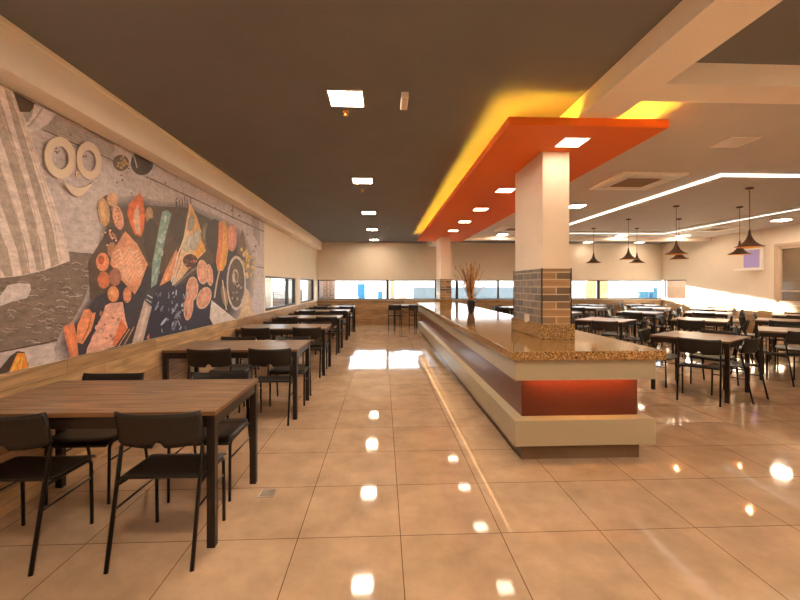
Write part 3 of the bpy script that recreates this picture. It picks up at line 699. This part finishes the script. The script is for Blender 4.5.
for i in range(26):
    a = random.random()*2*PI; r = random.random()*.09; z = .24+random.random()*.2
    t = bmesh.new(); bmesh.ops.create_icosphere(t, subdivisions=1, radius=.018, matrix=Matrix.Translation((math.cos(a)*r, math.sin(a)*r, z)) @ Matrix.Diagonal((.7, .7, 1.8, 1))); b3.merge(t)
b1.build('straw_stems', M['straw'], p); b2.build('twig_stems', M['straw2'], p); b3.build('seed_heads', M['straw'], p)['kind'] = 'stuff'

# ------------------------------------------------------------------ tables
def make_table(name, lx, ly):
    t = empty(name); hx, hy = lx/2, ly/2; lg = .046
    b = MB(); b.box(-hx, hx, -hy, hy, .747, .772, mi=0, bev=.002)
    for f in b.bm.faces:
        if abs(f.normal.z) < .5: f.material_index = 1
    b.build('tabletop', [M['top'], M['tope']], t)
    b = MB(); a = .012
    b.box(-hx+a, hx-a, -hy+a, -hy+a+.025, .68, .747).box(-hx+a, hx-a, hy-a-.025, hy-a, .68, .747).box(-hx+a, -hx+a+.025, -hy+a+.025, hy-a-.025, .68, .747).box(hx-a-.025, hx-a, -hy+a+.025, hy-a-.025, .68, .747)
    b.build('apron', M['dark'], t)
    for sx in (-1, 1):
        for sy in (-1, 1):
            x = sx*(hx-.005-lg/2); y = sy*(hy-.005-lg/2)
            MB().box(x-lg/2, x+lg/2, y-lg/2, y+lg/2, 0, .7465, bev=.003).build('leg', M['dark'], t)
    return t

# ------------------------------------------------------------------ chair, facing +Y
def make_chair():
    t = empty('dining_chair'); w = .216
    # backrest: curved plate with a finger notch
    b = MB(); n = 26; R = []
    for i in range(n+1):
        x = -w-.008+(2*w+.016)*i/n; q = x/(w+.008)
        lo = .603+.012*q*q; hi = .795+.012*abs(q)**3
        if abs(x) < .024: lo += .034*math.sqrt(max(0, 1-(x/.024)**2))**.6
        if abs(q) > .9: lo += .03*(abs(q)-.9)/.1
        row = []
        for j in range(7):
            z = lo+(hi-lo)*j/6
            y = -.112-(z-.6)*.22-.035*(1-q*q)
            row.append((x, y, z))
        R.append(row)
    for s_, off in ((1, -.006), (-1, .006)):
        V = [[b.bm.verts.new((x, y+off, z)) for x, y, z in row] for row in R]
        if s_ == 1: V1 = V
        else: V2 = V
    for i in range(n):
        for j in range(6):
            for V in (V1, V2):
                f = b.bm.faces.new((V[i][j], V[i+1][j], V[i+1][j+1], V[i][j+1])); f.smooth = True
        for j in (0, 6): b.bm.faces.new((V1[i][j], V1[i+1][j], V2[i+1][j], V2[i][j]))
    for i in (0, n):
        for j in range(6): b.bm.faces.new((V1[i][j], V1[i][j+1], V2[i][j+1], V2[i][j]))
    b.build('backrest', M['chair'], t)
    # seat: shallow dished plate with waterfall front
    b = MB(); nx, ny = 12, 12; V1, V2 = [], []
    for i in range(nx+1):
        r1, r2 = [], []
        for j in range(ny+1):
            qx, qy = -1+2*i/nx, -1+2*j/ny
            cx = qx*.222*(1-.06*max(0, abs(qy)-.8)/.2); y = .05+qy*.195
            z = .437-.014*(1-qx*qx)*(1-qy*qy)-(.03*((qy-.6)/.4)**2 if qy > .6 else 0)+(.012*((-qy-.6)/.4)**2 if qy < -.6 else 0)
            r1.append(b.bm.verts.new((cx, y, z))); r2.append(b.bm.verts.new((cx, y, z-.012)))
        V1.append(r1); V2.append(r2)
    for i in range(nx):
        for j in range(ny):
            for V in (V1, V2):
                f = b.bm.faces.new((V[i][j], V[i+1][j], V[i+1][j+1], V[i][j+1])); f.smooth = True
    for i in range(nx):
        for j in (0, ny): b.bm.faces.new((V1[i][j], V1[i+1][j], V2[i+1][j], V2[i][j]))
    for j in range(ny):
        for i in (0, nx): b.bm.faces.new((V1[i][j], V1[i][j+1], V2[i][j+1], V2[i][j]))
    b.build('seat', M['chair'], t)
    for s in (-1, 1):
        x = s*w
        MB().tube([(x, -.235, 0), (x, -.112, .60), (x, -.113, .63), (x, -.152, .79)], .0115, 8).build('leg', M['tube'], t)
        xf = s*.205
        arc_ = [(xf, .205-.04+.04*math.sin(a), .365+.04*math.cos(a)) for a in [PI/2*(1-i/5) for i in range(6)]]
        MB().tube([(xf, .212, 0), (xf, .205, .34)]+arc_[0:]+[(xf, -.02, .408), (x, -.15, .412)], .0105, 8).build('leg', M['tube'], t)
        MB().tube([(x, -.176, .29), (xf, .206, .29)], .006, 6).build('stretcher', M['tube'], t)
    MB().tube([(-.205, .04, .405), (.205, .04, .405)], .009, 6).build('seat_rail', M['tube'], t)
    return t

proto = make_chair(); used = [False]
def place_chair(x, y, rz, label, group):
    if used[0]: c_ = copy_tree(proto)
    else: c_ = proto; used[0] = True
    c_.location = (x, y, 0); c_.rotation_euler = (0, 0, rz)
    tag(c_, label, 'chair', group)

# left row
TL = 1.45; TD = .78; TXC = -.94-TL/2
t0 = make_table('dining_table', TL, TD)
fronts = (2.285, 4.43, 6.57, 8.72, 10.86, 12.98)
tn = ['nearest table under the mural', 'second table under the mural', 'third table along the left wall', 'fourth table along the left wall', 'fifth table along the left wall', 'farthest table along the left wall']
for i, f in enumerate(fronts):
    t = t0 if i == 0 else copy_tree(t0)
    yc = f+TD/2; t.location = (TXC, yc, 0)
    tag(t, 'long oak topped table, the '+tn[i].replace(' table', '', 1) if i else 'long oak topped table nearest the camera under the mural', 'table', 'tables along the mural wall')
    for sx, wl in ((-.345, 'wall side'), (.46, 'aisle side')):
        for sy, wd in ((-1, 'near'), (1, 'far')):
            dx, dy, dr = (0, 0, 0) if i == 0 else (random.gauss(0, .02), random.gauss(0, .02), random.gauss(0, .03))
            if i == 1 and sx < 0: dx += .15
            if i == 0 and sy > 0: dx -= .05
            place_chair(TXC+sx+dx, yc+sy*(.325+(.0 if i == 0 else abs(dy))), (0 if sy < 0 else PI)+dr, 'black chair at the %s %s of the %s' % (wd, wl, tn[i]), 'chairs at the mural wall tables')
# small table by the far wall
t1 = make_table('dining_table', .8, .8); t1.location = (.78, 14.2, 0)
tag(t1, 'square table against the far wall left of the counter end', 'table')
place_chair(.40, 13.85, .05, 'left chair of the pair before the far wall table', 'chairs at the far wall table')
place_chair(1.12, 13.87, -.06, 'right chair of the pair before the far wall table', 'chairs at the far wall table')

# right dining area: square tables turned 45 degrees
TS = .9
right = [(4.43, 5.42, 'table beside the counter\'s near end'), (6.48, 6.0, 'table cut by the photo\'s right edge'), (4.58, 8.05, 'table just behind the worktop corner'),
         (6.58, 8.02, 'table behind the one beside the counter'), (8.15, 7.75, 'third row table near the right edge'), (4.6, 10.35, 'table hidden behind the nearest pillar'),
         (6.75, 10.25, 'table in the middle of the right room'), (8.4, 10.0, 'middle row table toward the sunlit wall'), (9.75, 9.0, 'table under the tall beige window'),
         (4.25, 12.7, 'table seen left of the nearest pillar'), (6.5, 12.5, 'far row table right of the pillar'), (8.4, 12.2, 'far row table before the blue crate'),
         (9.75, 11.5, 'table under the violet wall unit'), (7.4, 14.05, 'back table under the far windows'), (9.3, 13.95, 'back table in the far right corner'), (5.5, 14.1, 'back table beside the far pier of windows')]
FIX = {(0, 0): (.51, .16), (0, 1): (.42, .02), (2, 0): (.57, .18), (3, 0): (.57, -.08)}
q0 = make_table('dining_table', TS, TS)
for i, (x, y, nm) in enumerate(right):
    t = q0 if i == 0 else copy_tree(q0)
    rot = -PI/4-.04+(-.16 if i == 0 else random.gauss(0, .05))
    t.location = (x, y, 0); t.rotation_euler = (0, 0, rot)
    tag(t, 'square oak topped '+nm, 'table', 'square tables in the right dining area')
    for k_, sd in enumerate(('near', 'right', 'far', 'left')):
        # side normals in table frame: near (0,-1) right (1,0) far (0,1) left (-1,0)
        n_ = ((0, -1), (1, 0), (0, 1), (-1, 0))[k_]
        ds = .56+(0 if i == 0 else random.uniform(-.03, .05))
        al = 0.
        if (i, k_) in FIX: ds, al = FIX[i, k_]
        dx, dy = n_[0]*ds-n_[1]*al, n_[1]*ds+n_[0]*al
        wx, wy = x+dx*math.cos(rot)-dy*math.sin(rot), y+dx*math.sin(rot)+dy*math.cos(rot)
        face = math.atan2(-n_[1], -n_[0])-PI/2+rot
        if (i, k_) == (1, 0): wx, wy, face = 6.19, 5.78, -.06
        if (i, k_) == (0, 0): face += .3
        if (i, k_) == (2, 0): face += .2
        place_chair(wx, wy, face+random.gauss(0, .06), 'black chair on the %s side of the %s' % (sd, nm), 'chairs in the right dining area')

# ------------------------------------------------------------------ world, sun, camera
w = bpy.data.worlds.new('sky'); S.world = w; w.use_nodes = True
bg = w.node_tree.nodes['Background']; bg.inputs['Color'].default_value = (.92, .96, 1., 1); bg.inputs['Strength'].default_value = 1.7
sd = bpy.data.lights.new('sun', 'SUN'); sd.energy = 30; sd.angle = math.radians(2.); sd.color = (1., .92, .82)
so = bpy.data.objects.new('sun', sd); COL.objects.link(so)
so.rotation_euler = Vector((2, -1, -.16)).to_track_quat('-Z', 'Y').to_euler(); so.location = (-20, 30, 6)
cd = bpy.data.cameras.new('camera'); cd.sensor_width = 36; cd.sensor_fit = 'HORIZONTAL'; cd.lens = 18; cd.shift_y = -15/800; cd.clip_start = .02
co = bpy.data.objects.new('camera', cd); COL.objects.link(co); co.location = (0, 0, H); co.rotation_euler = (PI/2, 0, -YAW); S.camera = co

vs = S.view_settings; S.display_settings.display_device = 'sRGB'
vs.view_transform = 'Standard'; vs.look = 'None'; vs.gamma = 1; vs.use_curve_mapping = False; vs.exposure = 1.9
M['floor'].node_tree.nodes['Principled BSDF'].inputs['Specular IOR Level'].default_value = .36
S.cycles.use_denoising = True
S.cycles.max_bounces = 10; S.cycles.diffuse_bounces = 6; S.cycles.glossy_bounces = 4; S.cycles.transparent_max_bounces = 12
S.cycles.caustics_reflective = False; S.cycles.caustics_refractive = False
S.cycles.sample_clamp_indirect = 8
